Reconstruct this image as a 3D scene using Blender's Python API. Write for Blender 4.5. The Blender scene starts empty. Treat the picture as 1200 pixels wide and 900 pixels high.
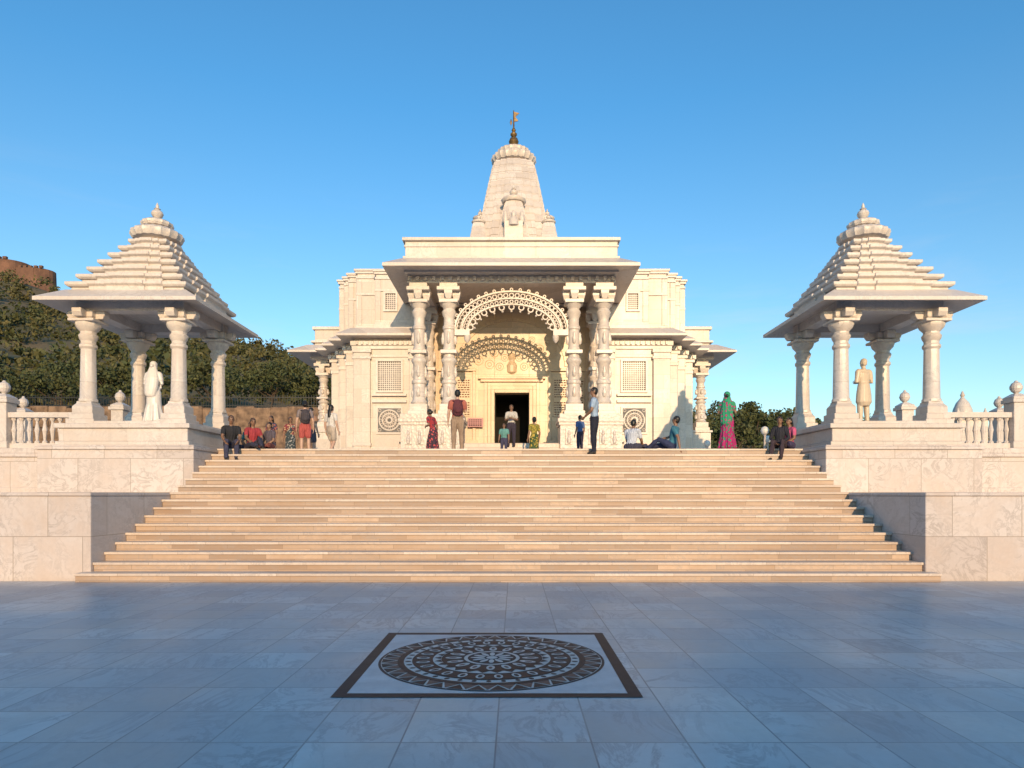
import bpy, math, random, bmesh
import numpy as np
from mathutils import Vector, Matrix, Euler
from mathutils.bvhtree import BVHTree
random.seed(7); rng=np.random.default_rng(7)
scene=bpy.context.scene
COL=scene.collection
pi=math.pi

# ------------------------------------------------------------ node helpers
def new_mat(name):
    m=bpy.data.materials.new(name); m.use_nodes=True
    nt=m.node_tree; b=nt.nodes['Principled BSDF']
    return m,nt,b
def N(nt,t,**k):
    n=nt.nodes.new(t)
    for a,v in k.items(): setattr(n,a,v)
    return n
def math_n(nt,op,a,b=None):
    n=N(nt,'ShaderNodeMath',operation=op)
    for i,v in enumerate([a,b]):
        if v is None: continue
        if isinstance(v,(int,float)): n.inputs[i].default_value=v
        else: nt.links.new(v,n.inputs[i])
    return n.outputs[0]
def mix(nt,f,a,b,blend='MIX'):
    n=N(nt,'ShaderNodeMix',data_type='RGBA',blend_type=blend)
    for i,v in ((0,f),(6,a),(7,b)):
        if isinstance(v,(int,float)): n.inputs[i].default_value=v
        elif isinstance(v,tuple): n.inputs[i].default_value=(*v,1) if len(v)==3 else v
        else: nt.links.new(v,n.inputs[i])
    return n.outputs[2]
def noise(nt,vec,scale,detail=4,rough=.55,dist=0):
    n=N(nt,'ShaderNodeTexNoise'); n.inputs['Scale'].default_value=scale
    n.inputs['Detail'].default_value=detail; n.inputs['Roughness'].default_value=rough
    n.inputs['Distortion'].default_value=dist
    nt.links.new(vec,n.inputs['Vector']); return n.outputs[0]
def ramp(nt,fac,a,b):
    n=N(nt,'ShaderNodeMapRange'); n.inputs[1].default_value=a; n.inputs[2].default_value=b
    nt.links.new(fac,n.inputs[0]); return n.outputs[0]

def marble(name,c1,c2,vein=(.33,.28,.25),stain=(.5,.34,.22),bw=1.0,bh=.5,mode='wall',rough=.38,
           mortar=(.3,.25,.2),msize=.004,stain_amt=.35,vein_amt=.45,bump=.15,zoff=0.0,offset=.5,carve=0.0,cscale=9,streak=.0,blotch=None,white=True):
    if mode=='wall' and white:
        c1=(c1[0],c1[1]*1.03,c1[2]*1.10); c2=(c2[0],c2[1]*1.03,c2[2]*1.10)
    m,nt,b=new_mat(name)
    tc=N(nt,'ShaderNodeTexCoord').outputs['Object']
    sp=N(nt,'ShaderNodeSeparateXYZ'); nt.links.new(tc,sp.inputs[0])
    cb=N(nt,'ShaderNodeCombineXYZ')
    if mode=='floor':
        nt.links.new(sp.outputs[0],cb.inputs[0]); nt.links.new(math_n(nt,'ADD',sp.outputs[1],zoff),cb.inputs[1])
    else:
        nt.links.new(math_n(nt,'ADD',sp.outputs[0],sp.outputs[1]),cb.inputs[0])
        nt.links.new(math_n(nt,'ADD',sp.outputs[2],zoff),cb.inputs[1])
    br=N(nt,'ShaderNodeTexBrick'); br.offset=offset
    nt.links.new(cb.outputs[0],br.inputs['Vector'])
    br.inputs['Color1'].default_value=(*c1,1); br.inputs['Color2'].default_value=(*c2,1)
    br.inputs['Mortar'].default_value=(*mortar,1)
    br.inputs['Scale'].default_value=1; br.inputs['Mortar Size'].default_value=msize
    br.inputs['Mortar Smooth'].default_value=.3
    br.inputs['Brick Width'].default_value=bw; br.inputs['Row Height'].default_value=bh
    n1=noise(nt,tc,.55,3,.6,.6)
    mp=N(nt,'ShaderNodeMapping'); mp.inputs['Rotation'].default_value=(.3,.5,.6); mp.inputs['Scale'].default_value=(1,.45,1)
    off=N(nt,'ShaderNodeVectorMath',operation='MULTIPLY_ADD')
    nt.links.new(br.outputs['Color'],off.inputs[0]); off.inputs[1].default_value=(14,9,11); nt.links.new(tc,off.inputs[2])
    nt.links.new(off.outputs[0],mp.inputs[0])
    n2=noise(nt,mp.outputs[0],2.0,5,.68,1.6)
    v=math_n(nt,'ABSOLUTE',math_n(nt,'SUBTRACT',n2,.5))
    vv=ramp(nt,v,.05,0.0)
    n3=noise(nt,mp.outputs[0],.9,4,.7,.5)
    vmask=ramp(nt,n3,.62,.40)
    vf=math_n(nt,'MULTIPLY',math_n(nt,'MULTIPLY',vv,vmask),vein_amt)
    col=mix(nt,vf,br.outputs['Color'],vein)
    sf=math_n(nt,'MULTIPLY',ramp(nt,n3,.45,.75),stain_amt)
    col=mix(nt,sf,col,stain)
    if blotch:
        col=mix(nt,math_n(nt,'MULTIPLY',ramp(nt,n1,.40,.68),.5),col,blotch)
    n4=noise(nt,tc,14,3,.7)
    col=mix(nt,math_n(nt,'MULTIPLY',ramp(nt,n4,.3,.7),.14),col,(.25,.23,.22))
    if streak>0:
        ms=N(nt,'ShaderNodeMapping'); ms.inputs['Scale'].default_value=(3.2,3.2,.22); nt.links.new(tc,ms.inputs[0])
        col=mix(nt,math_n(nt,'MULTIPLY',ramp(nt,noise(nt,ms.outputs[0],1.6,4,.7),.52,.75),streak),col,(.34,.29,.25))
    nt.links.new(col,b.inputs['Base Color'])
    r=math_n(nt,'ADD',math_n(nt,'MULTIPLY',n1,.25),rough-.12)
    nt.links.new(r,b.inputs['Roughness'])
    h=math_n(nt,'ADD',math_n(nt,'MULTIPLY',n4,.2),math_n(nt,'MULTIPLY',br.outputs['Fac'],-.6))
    if carve>0:
        vo=N(nt,'ShaderNodeTexVoronoi'); vo.inputs['Scale'].default_value=cscale
        nt.links.new(tc,vo.inputs['Vector'])
        h=math_n(nt,'ADD',h,math_n(nt,'MULTIPLY',vo.outputs[0],carve))
    bp=N(nt,'ShaderNodeBump'); bp.inputs['Strength'].default_value=bump if carve==0 else .5
    bp.inputs['Distance'].default_value=.02 if carve==0 else .04
    nt.links.new(h,bp.inputs['Height']); nt.links.new(bp.outputs[0],b.inputs['Normal'])
    return m
def plain(name,c,rough=.8,c2=None,scale=8,metal=0,bump=0,spec=.5):
    m,nt,b=new_mat(name)
    tc=N(nt,'ShaderNodeTexCoord').outputs['Object']
    c2=c2 or tuple(x*.65 for x in c)
    f=ramp(nt,noise(nt,tc,scale,4,.6),.35,.65)
    nt.links.new(mix(nt,f,c,c2),b.inputs['Base Color'])
    b.inputs['Roughness'].default_value=rough; b.inputs['Metallic'].default_value=metal
    b.inputs['Specular IOR Level'].default_value=spec
    if bump:
        bp=N(nt,'ShaderNodeBump'); bp.inputs['Strength'].default_value=bump; bp.inputs['Distance'].default_value=.03
        nt.links.new(noise(nt,tc,scale*2,5,.6),bp.inputs['Height']); nt.links.new(bp.outputs[0],b.inputs['Normal'])
    return m

M_wall =marble('marble_wall',(.67,.59,.50),(.54,.46,.38),bw=1.25,bh=.62,stain_amt=.25,streak=.32)
M_block=marble('marble_block',(.66,.58,.51),(.54,.46,.40),bw=1.3,bh=.84,zoff=.02,vein_amt=.65,stain_amt=.40,bump=.12,streak=.18,msize=.007)
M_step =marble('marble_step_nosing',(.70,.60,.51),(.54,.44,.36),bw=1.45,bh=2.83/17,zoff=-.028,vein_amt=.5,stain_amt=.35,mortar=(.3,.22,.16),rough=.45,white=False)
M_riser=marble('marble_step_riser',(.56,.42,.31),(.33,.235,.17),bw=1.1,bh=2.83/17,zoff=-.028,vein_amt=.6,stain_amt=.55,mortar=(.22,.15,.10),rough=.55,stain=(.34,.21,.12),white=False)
M_carve=marble('marble_carved',(.65,.57,.49),(.58,.50,.42),bw=3,bh=3,msize=.001,carve=.6,stain_amt=.3,mortar=(.5,.4,.3))
M_shaft=marble('marble_shaft',(.67,.59,.50),(.58,.50,.42),bw=3,bh=.9,msize=.003,carve=.12,cscale=12,stain_amt=.35,mortar=(.4,.32,.25))
M_trim =marble('marble_trim',(.67,.59,.51),(.57,.49,.41),bw=1.6,bh=5,msize=.002,stain_amt=.3,streak=.22)
M_spire=marble('marble_spire',(.65,.58,.51),(.52,.45,.39),bw=.9,bh=.42,stain_amt=.2,msize=.006,streak=.38)
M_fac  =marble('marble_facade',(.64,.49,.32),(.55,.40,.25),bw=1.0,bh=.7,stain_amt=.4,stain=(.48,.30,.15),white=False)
M_floor=marble('marble_floor',(.66,.66,.65),(.42,.44,.46),bw=.6175,bh=.6175,mode='floor',offset=.0,rough=.40,
               mortar=(.15,.16,.17),msize=.007,stain=(.50,.41,.34),stain_amt=.6,vein=(.22,.22,.24),vein_amt=.65,bump=.06,zoff=0,blotch=(.42,.43,.46))
M_plat =marble('marble_platform',(.62,.56,.50),(.52,.47,.42),bw=.8,bh=.8,mode='floor')
M_statw=marble('statue_white_marble',(.70,.65,.59),(.68,.63,.57),bw=9,bh=9,msize=0,stain_amt=.12,vein_amt=.1,bump=.05)
M_staty=marble('statue_cream_stone',(.60,.49,.36),(.58,.47,.35),bw=9,bh=9,msize=0,stain_amt=.15,vein_amt=.1,bump=.05,white=False)
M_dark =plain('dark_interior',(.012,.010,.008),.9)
M_shade=plain('lattice_backing',(.19,.185,.18),.8,(.11,.11,.11),3)
M_mosD =plain('mosaic_dark',(.014,.014,.020),.5,(.028,.026,.030),6,spec=.12)
M_mosB =plain('mosaic_brown',(.17,.085,.07),.5,(.12,.065,.055),9,spec=.2)
M_mosC =plain('mosaic_cream',(.66,.60,.56),.45,(.52,.48,.46),9,spec=.3)
M_mosG =plain('mosaic_grey',(.58,.59,.60),.42,(.44,.46,.48),4,spec=.4)
M_brass=plain('finial_brass',(.26,.16,.06),.45,(.12,.08,.04),7,.6)
M_iron =plain('black_iron',(.015,.015,.015),.5)
M_text =plain('engraved_text',(.14,.05,.02),.8)
M_sign =plain('sign_board',(.50,.24,.24),.6,(.45,.22,.22))
M_ink  =plain('ink',(.05,.02,.02),.8)
M_rock =plain('rubble_stone',(.26,.17,.11),.95,(.10,.065,.045),1.6,bump=.8)
M_fort =plain('fort_stone',(.20,.105,.07),.95,(.10,.055,.04),.35,bump=.5)
M_ground=plain('dry_ground',(.16,.13,.09),.95,(.08,.09,.05),.08,bump=.3)
M_hill =plain('hill_soil',(.07,.07,.03),.95,(.15,.11,.06),.07,bump=.4)
M_bark =plain('bark',(.09,.06,.04),.95,(.05,.035,.025),5,bump=.5)
M_lamp =plain('lamp_globe',(.7,.68,.64),.3,(.65,.63,.6))
def leafmat(name,a,b_,c,scale):
    m,nt,b=new_mat(name)
    tc=N(nt,'ShaderNodeTexCoord').outputs['Object']
    f=ramp(nt,noise(nt,tc,scale,3,.6),.35,.65)
    f2=ramp(nt,noise(nt,tc,scale*9,2,.6),.4,.6)
    nt.links.new(mix(nt,math_n(nt,'MULTIPLY',f2,.5),mix(nt,f,a,b_),c),b.inputs['Base Color'])
    b.inputs['Roughness'].default_value=.75
    return m
M_leaf =leafmat('foliage',(.050,.065,.016),(.13,.105,.035),(.028,.038,.010),.10)
M_leaf2=leafmat('foliage_near',(.045,.065,.018),(.10,.10,.03),(.02,.032,.01),.5)

# ------------------------------------------------------------ mesh builder
class MB:
    def __init__(s): s.v=[]; s.f=[]; s.m=[]
    def add(s,vs,fs,m=0):
        o=len(s.v); s.v+=[tuple(p) for p in vs]; s.f+=[tuple(i+o for i in f) for f in fs]; s.m+=[m]*len(fs)
    def box(s,x0,x1,y0,y1,z0,z1,m=0):
        if x0>x1:x0,x1=x1,x0
        if y0>y1:y0,y1=y1,y0
        s.add([(x0,y0,z0),(x1,y0,z0),(x1,y1,z0),(x0,y1,z0),(x0,y0,z1),(x1,y0,z1),(x1,y1,z1),(x0,y1,z1)],
              [(0,3,2,1),(4,5,6,7),(0,1,5,4),(1,2,6,5),(2,3,7,6),(3,0,4,7)],m)
    def cbox(s,cx,cy,hx,hy,z0,z1,m=0): s.box(cx-hx,cx+hx,cy-hy,cy+hy,z0,z1,m)
    def rings(s,rings,m=0,cap=True):
        n=len(rings[0]); vs=[p for r in rings for p in r]; fs=[]
        for i in range(len(rings)-1):
            for k in range(n):
                k2=(k+1)%n; fs.append((i*n+k,i*n+k2,(i+1)*n+k2,(i+1)*n+k))
        if cap:
            fs.append(tuple(reversed(range(n)))); fs.append(tuple(range((len(rings)-1)*n,len(rings)*n)))
        s.add(vs,fs,m)
    def fr(s,cx,cy,loops,m=0):
        s.rings([[(cx-a,cy-b,z),(cx+a,cy-b,z),(cx+a,cy+b,z),(cx-a,cy+b,z)] for a,b,z in loops],m)
    def lathe(s,cx,cy,prof,n=16,m=0,z=0,rib=0,sc=1):
        R=[]
        for r,h in prof:
            R.append([(cx+sc*r*(1-rib*(k%2))*math.cos(2*pi*(k+.5)/n),cy+sc*r*(1-rib*(k%2))*math.sin(2*pi*(k+.5)/n),z+h*sc) for k in range(n)])
        s.rings(R,m)
    def polyY(s,pts,y0,y1,m=0):
        s.rings([[(x,y1,z) for x,z in pts],[(x,y0,z) for x,z in pts]],m)
    def torusY(s,cx,y,cz,R,r,n=14,k=6,m=0,a0=0,a1=2*pi):
        full=abs(a1-a0-2*pi)<1e-6; rs=[]
        for i in range(n+(0 if full else 1)):
            a=a0+(a1-a0)*i/n
            rs.append([(cx+(R+r*math.cos(t))*math.cos(a),y+r*math.sin(t),cz+(R+r*math.cos(t))*math.sin(a)) for t in [2*pi*j/k for j in range(k)]])
        if full: rs.append(rs[0])
        s.rings(rs,m,cap=not full)
    def build(s,name,mats,parent=None,smooth=False,bevel=0,auto=None):
        me=bpy.data.meshes.new(name); me.from_pydata(s.v,[],s.f); me.update()
        for mt in (mats if isinstance(mats,list) else [mats]): me.materials.append(mt)
        me.polygons.foreach_set('material_index',s.m)
        if smooth or auto:
            me.polygons.foreach_set('use_smooth',[True]*len(me.polygons))
        ob=bpy.data.objects.new(name,me); COL.objects.link(ob)
        bm=bmesh.new(); bm.from_mesh(me); bmesh.ops.recalc_face_normals(bm,faces=bm.faces); bm.to_mesh(me); bm.free()
        if auto:
            me.set_sharp_from_angle(angle=math.radians(auto))
        if bevel:
            bv=ob.modifiers.new('b','BEVEL'); bv.width=bevel; bv.segments=1; bv.limit_method='ANGLE'
        if parent: ob.parent=parent
        return ob
def empty(name,loc=(0,0,0)):
    e=bpy.data.objects.new(name,None); COL.objects.link(e); e.empty_display_size=.3
    return e

# ------------------------------------------------------------ ground, plaza, mosaic
ZP=2.83; ST=17; SH=ZP/ST; TR=.35; Y0=12.2; YT=Y0+(ST-1)*TR
g=MB(); g.add([(-3000,-3000,-.06),(3000,-3000,-.06),(3000,4000,-.06),(-3000,4000,-.06)],[(0,1,2,3)]); g.build('ground',M_ground)
f=MB(); f.box(-34,34,-16,Y0+.2,-.055,0)
f.build('plaza_floor',M_floor)
# unseen wall added behind the camera to cast shade over the plaza floor
bw=empty('added_shade_wall'); q=MB()
q.box(-50,50,-16.9,-16.3,-.05,5.80); q.box(-50,50,-17.0,-16.2,5.80,6.03)
for k in range(15):
    x=-42+6*k; q.box(x-.35,x+.35,-16.3,-16.05,-.05,5.79)
q.build('shade_wall_and_coping',M_block,bw,bevel=.02)

def ringpts(r,n,z,cx,cy,a0=0): return [(cx+r*math.cos(a0+2*pi*k/n),cy+r*math.sin(a0+2*pi*k/n),z) for k in range(n)]
mo=empty('mosaic_medallion'); mb=MB(); MX,MY=-.10,6.51; Wm=1.235
z=.004
a,b_=Wm,Wm-.105
o=[(MX-a,MY-a,z),(MX+a,MY-a,z),(MX+a,MY+a,z),(MX-a,MY+a,z)]; i=[(MX-b_,MY-b_,z),(MX+b_,MY-b_,z),(MX+b_,MY+b_,z),(MX-b_,MY+b_,z)]
mb.add(o+i,[(k,(k+1)%4,4+(k+1)%4,4+k) for k in range(4)],0)
c=1.128; mb.add([(MX-c,MY-c,z+.0005),(MX+c,MY-c,z+.0005),(MX+c,MY+c,z+.0005),(MX-c,MY+c,z+.0005)],[(0,1,2,3)],3)
def ann(r0,r1,mi,zz,n=96):
    a=ringpts(r1,n,zz,MX,MY); 
    if r0<=0: mb.add(a,[tuple(range(n))],mi); return
    b_=ringpts(r0,n,zz,MX,MY); mb.add(a+b_,[(k,(k+1)%n,n+(k+1)%n,n+k) for k in range(n)],mi)
def tri(r0,r1,n,w,mi,zz,ph=0,flip=False):
    for k in range(n):
        a=2*pi*(k+ph)/n; d=pi/n*w
        ra,rb=(r0,r1) if not flip else (r1,r0)
        P=[(ra,a-d),(ra,a+d),(rb,a)]
        mb.add([(MX+r*math.cos(t),MY+r*math.sin(t),zz) for r,t in P],[(0,1,2) if not flip else (0,2,1)],mi)
def petal(r0,r1,n,w,mi,zz,ph=0):
    for k in range(n):
        a=2*pi*(k+ph)/n; rm=(r0+r1)/2; hl=(r1-r0)/2
        pts=[]
        for j in range(12):
            t=2*pi*j/12; u=rm+hl*math.cos(t); s_=w*math.sin(t)
            pts.append((MX+u*math.cos(a)-s_*math.sin(a),MY+u*math.sin(a)+s_*math.cos(a),zz))
        mb.add(pts,[tuple(range(12))],mi)
L=[.0055+.0015*i for i in range(8)]
ann(0,1.085,0,L[0]); ann(0,1.060,2,L[1]); tri(.90,1.045,36,.95,1,L[2]); tri(.92,1.055,36,.80,0,L[2],.5,True)
ann(.845,.905,0,L[3]); ann(0,.845,2,L[3]); petal(.775,.835,40,.022,0,L[4]); ann(.750,.768,0,L[4])
ann(0,.755,0,L[5]); petal(.60,.735,26,.040,2,L[6]); petal(.625,.71,26,.020,0,L[7]); ann(.49,.57,2,L[6]); tri(.495,.56,26,.85,0,L[7]);
ann(0,.480,0,L[6]+.0004); petal(.29,.455,16,.040,2,L[7]); petal(.34,.42,16,.018,1,L[7]+.0015)
ann(.235,.27,2,L[7]); ann(0,.225,0,L[7]+.0007); petal(.07,.21,12,.026,2,L[7]+.0022); ann(0,.055,2,L[7]+.0022)
mb.build('inlay',[M_mosD,M_mosB,M_mosC,M_mosG],mo)

# ------------------------------------------------------------ staircase
sc=MB()
for i in range(ST):
    w=7.92 if i==0 else 7.795
    y=Y0+i*TR; z0=i*SH; yb=(YT+.5) if i==ST-1 else y+TR+.03
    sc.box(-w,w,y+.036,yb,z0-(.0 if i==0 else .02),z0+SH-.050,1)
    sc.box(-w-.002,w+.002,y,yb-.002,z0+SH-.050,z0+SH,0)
sc.build('marble_staircase',[M_step,M_riser],bevel=.006)
core=MB(); core.box(-30,30,YT+.4,75,-.05,ZP-.003); core.build('temple_platform',M_plat)

def side(sg):
    e=empty('stair_side_wall')
    m=MB()
    def B(x0,x1,y0,y1,z0,z1): m.box(sg*x0,sg*x1,y0,y1,z0,z1)
    B(7.80,30,12.5,YT+.42,-.04,1.58)
    B(7.785,30,12.47,YT+.43,1.58,1.645)
    B(11.6,30,18.0,YT+.60,1.64,2.62); B(11.62,30,17.94,YT+.62,2.62,2.72); B(11.6,30,17.97,YT+.61,2.72,2.86)
    B(11.7,30,17.96,18.3,1.645,1.80)
    m.build('retaining_wall',M_block,e,bevel=.012)
    p=MB()
    def C(x0,x1,y0,y1,z0,z1): p.box(sg*x0,sg*x1,y0,y1,z0,z1)
    C(7.80,11.66,16.5,20.4,1.65,2.72); C(7.77,11.70,16.45,20.45,2.72,2.80); C(7.81,11.64,16.52,20.38,2.80,2.84)
    p.build('pavilion_base_block',M_block,e,bevel=.012)
    bl=empty('balustrade'); q=MB(); yb=18.25
    q.box(sg*11.7,sg*29,yb-.14,yb+.14,2.86,3.0); q.box(sg*11.7,sg*29,yb-.13,yb+.13,3.70,3.84)
    x=11.85
    while x<29:
        if abs((x-13.8)%3.2)>.25 and abs((x-13.8)%3.2)<2.95:
            q.lathe(sg*x,yb,[(.07,0),(.07,.05),(.035,.09),(.055,.3),(.07,.36),(.035,.55),(.035,.6),(.07,.66),(.07,.705)],8,0,z=2.998)
        x+=.21
    x=13.8
    q2=MB()
    while x<29:
        cx=sg*x
        q2.cbox(cx,yb,.25,.25,2.86,3.05); q2.cbox(cx,yb,.20,.20,3.05,4.1); q2.cbox(cx,yb,.25,.25,4.1,4.2)
        q2.fr(cx,yb,[(.22,.22,4.2),(.22,.22,4.26),(.08,.08,4.36)])
        q2.lathe(cx,yb,[(.04,4.35),(.06,4.38),(.11,4.42),(.15,4.5),(.15,4.56),(.11,4.64),(.05,4.68),(.03,4.72)],14)
        x+=3.2
    q.build('rails_and_balusters',M_trim,bl); q2.build('posts',M_trim,bl,bevel=.01)
side(-1); side(1)

# ------------------------------------------------------------ pavilions
def amalaka(m,cx,cy,z,r,n=28):
    m.lathe(cx,cy,[(r*.6,0),(r*.9,.06*r),(r,.22*r),(r*.98,.34*r),(r*.7,.5*r),(r*.45,.55*r)],n,z=z,rib=.07)
def kalash(m,cx,cy,z,s):
    m.lathe(cx,cy,[(.30,0),(.34,.05),(.18,.12),(.16,.18),(.30,.30),(.36,.45),(.30,.60),(.12,.70),(.20,.76),(.08,.84),(.10,.95),(.02,1.15)],16,z=z,sc=s)
def pavilion(cx,cy):
    e=empty('marble_pavilion')
    b=MB()
    b.cbox(cx,cy,1.68,1.68,2.835,2.95); b.cbox(cx,cy,1.62,1.62,2.95,3.28); b.cbox(cx,cy,1.70,1.70,3.28,3.40); b.cbox(cx,cy,1.5,1.5,3.40,3.48)
    b.cbox(cx,cy,.45,.45,3.48,3.56)
    b.build('plinth',M_trim,e,bevel=.012)
    c=MB(); c2=MB()
    for sx in(-1,1):
        for sy in(-1,1):
            px,py=cx+sx*1.17,cy+sy*1.15
            c.cbox(px,py,.36,.36,3.40,3.53); c.cbox(px,py,.31,.31,3.53,3.68); c.cbox(px,py,.26,.26,3.68,3.86)
            c.fr(px,py,[(.26,.26,3.86),(.19,.19,3.95),(.19,.19,4.0)])
            c2.lathe(px,py,[(.225,4.0),(.225,4.06),(.200,4.10),(.178,5.35),(.215,5.40),(.215,5.46),(.178,5.50),(.178,5.56),(.215,5.62),(.235,5.70),(.19,5.76),(.19,5.80),(.28,5.90),(.31,5.98),(.31,6.03)],16,rib=.035)
            c.cbox(px,py,.33,.33,6.03,6.10)
            c.fr(px,py,[(.20,.20,6.10),(.26,.26,6.16),(.26,.26,6.32)])
            for dx,dy in((1,0),(-1,0),(0,1),(0,-1)):
                a,b_=(.16,.13)
                qx,qy=px+dx*.33,py+dy*.33
                c.fr(qx,qy,[((a*.6 if dx else .10),(a*.6 if dy else .10),6.12),((a if dx else .12),(a if dy else .12),6.22),((a if dx else .12),(a if dy else .12),6.318)])
    c.build('pillar_bases_and_brackets',M_trim,e,bevel=.01); c2.build('pillar_shafts',M_shaft,e,auto=30)
    r=MB()
    for s_ in(-1,1):
        r.box(cx-1.37,cx+1.37,cy+s_*1.15-.17,cy+s_*1.15+.17,6.32,6.56)
        r.box(cx+s_*1.17-.17,cx+s_*1.17+.17,cy-.978,cy+.978,6.322,6.562)
    r.fr(cx,cy,[(1.34,1.34,6.558),(2.01,2.01,6.40),(2.01,2.01,6.49),(1.52,1.52,6.80)])
    r.build('eave',M_trim,e)
    t=MB(); nt_=7; st=.245
    for i in range(nt_):
        k=i/(nt_-1); h=1.52+(.50-1.52)*k; z=6.76+i*st
        t.cbox(cx,cy,h-.09,h-.09,z,z+.125); t.fr(cx,cy,[(h-.03,h-.03,z+.125),(h+.02,h+.02,z+.17),(h+.02,h+.02,z+st)])
        for w,pj,e2 in((h*.62,.045,.002),(h*.32,.09,.004)):
            t.fr(cx,cy,[(w,h-.06+pj,z+e2),(w,h-.06+pj,z+.125),(w,h+.02+pj,z+.17),(w,h+.02+pj,z+st+e2)])
            t.fr(cx,cy,[(h-.06+pj,w,z+e2+.001),(h-.06+pj,w,z+.125),(h+.02+pj,w,z+.17),(h+.02+pj,w,z+st+e2+.001)])
    t.build('stepped_roof',M_trim,e,bevel=.01)
    k=MB(); zt=6.76+7*st
    k.lathe(cx,cy,[(.42,0),(.38,.1)],20,z=zt)
    amalaka(k,cx,cy,zt+.08,.68,36)
    k.lathe(cx,cy,[(.28,.42),(.28,.50)],20,z=zt); amalaka(k,cx,cy,zt+.46,.42,28)
    kalash(k,cx,cy,zt+.67,.44)
    k.build('finial',M_shaft,e,auto=40)
PX=9.73; PY=18.45
pavilion(-PX,PY); pavilion(PX,PY)

# ------------------------------------------------------------ temple
T=empty('hindu_temple')
w=MB(); tr=MB()
low=[(6.9,29.2),(7.5,30.2),(8.1,31.2),(8.7,32.2)]
for i,(x,y) in enumerate(low):
    for sg in(-1,1):
        xi=4.15 if i==0 else 5.0
        w.box(sg*xi,sg*x,y,41+.1*i,ZP-.02,8.5+.003*i)
        o=.004*i
        a,b_=sorted((sg*xi,sg*x)); 
        for z0,z1,p in [(ZP,3.15,.16),(3.15,3.32,.10),(3.32,3.5,.14),(3.6,3.72,.06),(7.6,7.72,.05),(7.95,8.1,.08),(8.1,8.3,.13)]:
            tr.box(a-(p if sg<0 or i==0 else 0),b_+(p if sg>0 or i==0 else 0),y-p,y+2,z0+o+.001,z1+o)
        xe=x+.62
        A=sorted((sg*(4.15 if i==0 else 5.0),sg*xe))
        tr.rings([[(A[0],y-.62,8.42+o),(A[1],y-.62,8.42+o),(A[1],y+2,8.42+o),(A[0],y+2,8.42+o)],
                  [(A[0],y-.62,8.52+o),(A[1],y-.62,8.52+o),(A[1],y+2,8.52+o),(A[0],y+2,8.52+o)],
                  [(A[0]+(.5 if sg<0 else 0),y-.12,8.86+o),(A[1]-(.5 if sg>0 else 0),y-.12,8.86+o),(A[1]-(.5 if sg>0 else 0),y+2,8.86+o),(A[0]+(.5 if sg<0 else 0),y+2,8.86+o)]])
        xs_=xi+.1 if i==0 else low[i-1][0]+.1
        while xs_<x-.05:
            tr.box(sg*xs_,sg*(xs_+.10),y-.20,y-.12,8.13,8.28); xs_+=.22
up=[(5.98,29.45,11.5),(6.95,30.05,11.72),(7.5,30.85,11.8),(7.9,31.65,11.9),(8.35,32.45,12.0)]
for i,(x,y,zt) in enumerate(up):
    o=.003*i
    for sg in(-1,1):
        a,b_=sorted((sg*(4.3-.1*i),sg*x))
        w.box(a,b_,y,41+.08*i,8.5,zt-.02)
        for z0,z1,p in [(8.87,9.1,.10),(9.1,9.2,.05),(10.55,10.66,.05),(zt-.42,zt-.32,.05),(zt-.2,zt-.1,.08),(zt-.1,zt,.13)]:
            tr.box(a-(p if sg<0 or i==0 else 0),b_+(p if sg>0 or i==0 else 0),y-p,y+2.2,z0+o+.001,z1+o)
        w.box(sg*(x-.22),sg*(x+.035),y-.035,y+.4,9.2,zt-.43)
# central body, left open behind the doorway
w.box(-4.6,-.9,30.9,41.5,ZP,11.3); w.box(.9,4.6,30.9,41.5,ZP,11.3); w.box(-.9,.9,30.9,41.5,6.3,11.3); w.box(-.9,.9,33.2,41.5,ZP,6.3)
w.box(-4.7,4.7,31.2,41.6,11.2,11.6)
for sg in(-1,1):
    for x0,x1 in((4.17,4.45),(6.15,6.88)):
        w.box(sg*x0,sg*x1,29.03,29.3,3.5,7.94)
        tr.box(sg*(x0-.05),sg*(x1+.05),28.98,29.3,7.5,7.62); tr.box(sg*(x0-.04),sg*(x1+.04),28.99,29.3,3.72,3.86)
        tr.box(sg*(x0-.05),sg*(x1+.05),28.97,29.3,7.78,7.94)
    for x0,x1,yy in((7.0,7.45,30.05),(7.62,8.02,31.07),(8.2,8.65,32.07)):
        w.box(sg*x0,sg*x1,yy,yy+.3,3.5,7.94)
        tr.box(sg*(x0-.03),sg*(x1+.03),yy-.05,yy+.3,7.4,7.56)
for sg in(-1,1):
    w.box(sg*8.0,sg*9.9,33.0,38.5,ZP,3.6); tr.box(sg*8.0,sg*10.0,32.9,38.6,3.6,3.72)
    w.box(sg*8.0,sg*9.0,34,38,3.7,8.3)
    w.box(sg*8.71,sg*9.85,33.15,33.3,3.72,4.7); w.box(sg*9.7,sg*9.86,33.31,38.3,3.72,4.7); tr.box(sg*8.71,sg*9.92,33.08,33.36,4.7,4.8)
    tr.box(sg*8.2,sg*9.98,33.1,38.5,8.30,8.62)
    A=sorted((sg*8.2,sg*10.8)); 
    def L4(a,y,z,ins): return [(A[0]+(ins if sg<0 else 0),y,z),(A[1]-(ins if sg>0 else 0),y,z),(A[1]-(ins if sg>0 else 0),39.2-ins,z),(A[0]+(ins if sg<0 else 0),39.2-ins,z)]
    tr.rings([L4(0,32.9,8.60,.85),L4(0,32.1,8.46,0),L4(0,32.1,8.56,0),L4(0,32.7,8.95,.8)])
    w.box(sg*8.2,sg*9.75,33.05,38.2,8.93,9.75); tr.box(sg*8.2,sg*9.85,32.95,38.3,9.75,9.9); tr.box(sg*8.2,sg*9.9,32.9,38.35,9.1,9.2)
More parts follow.
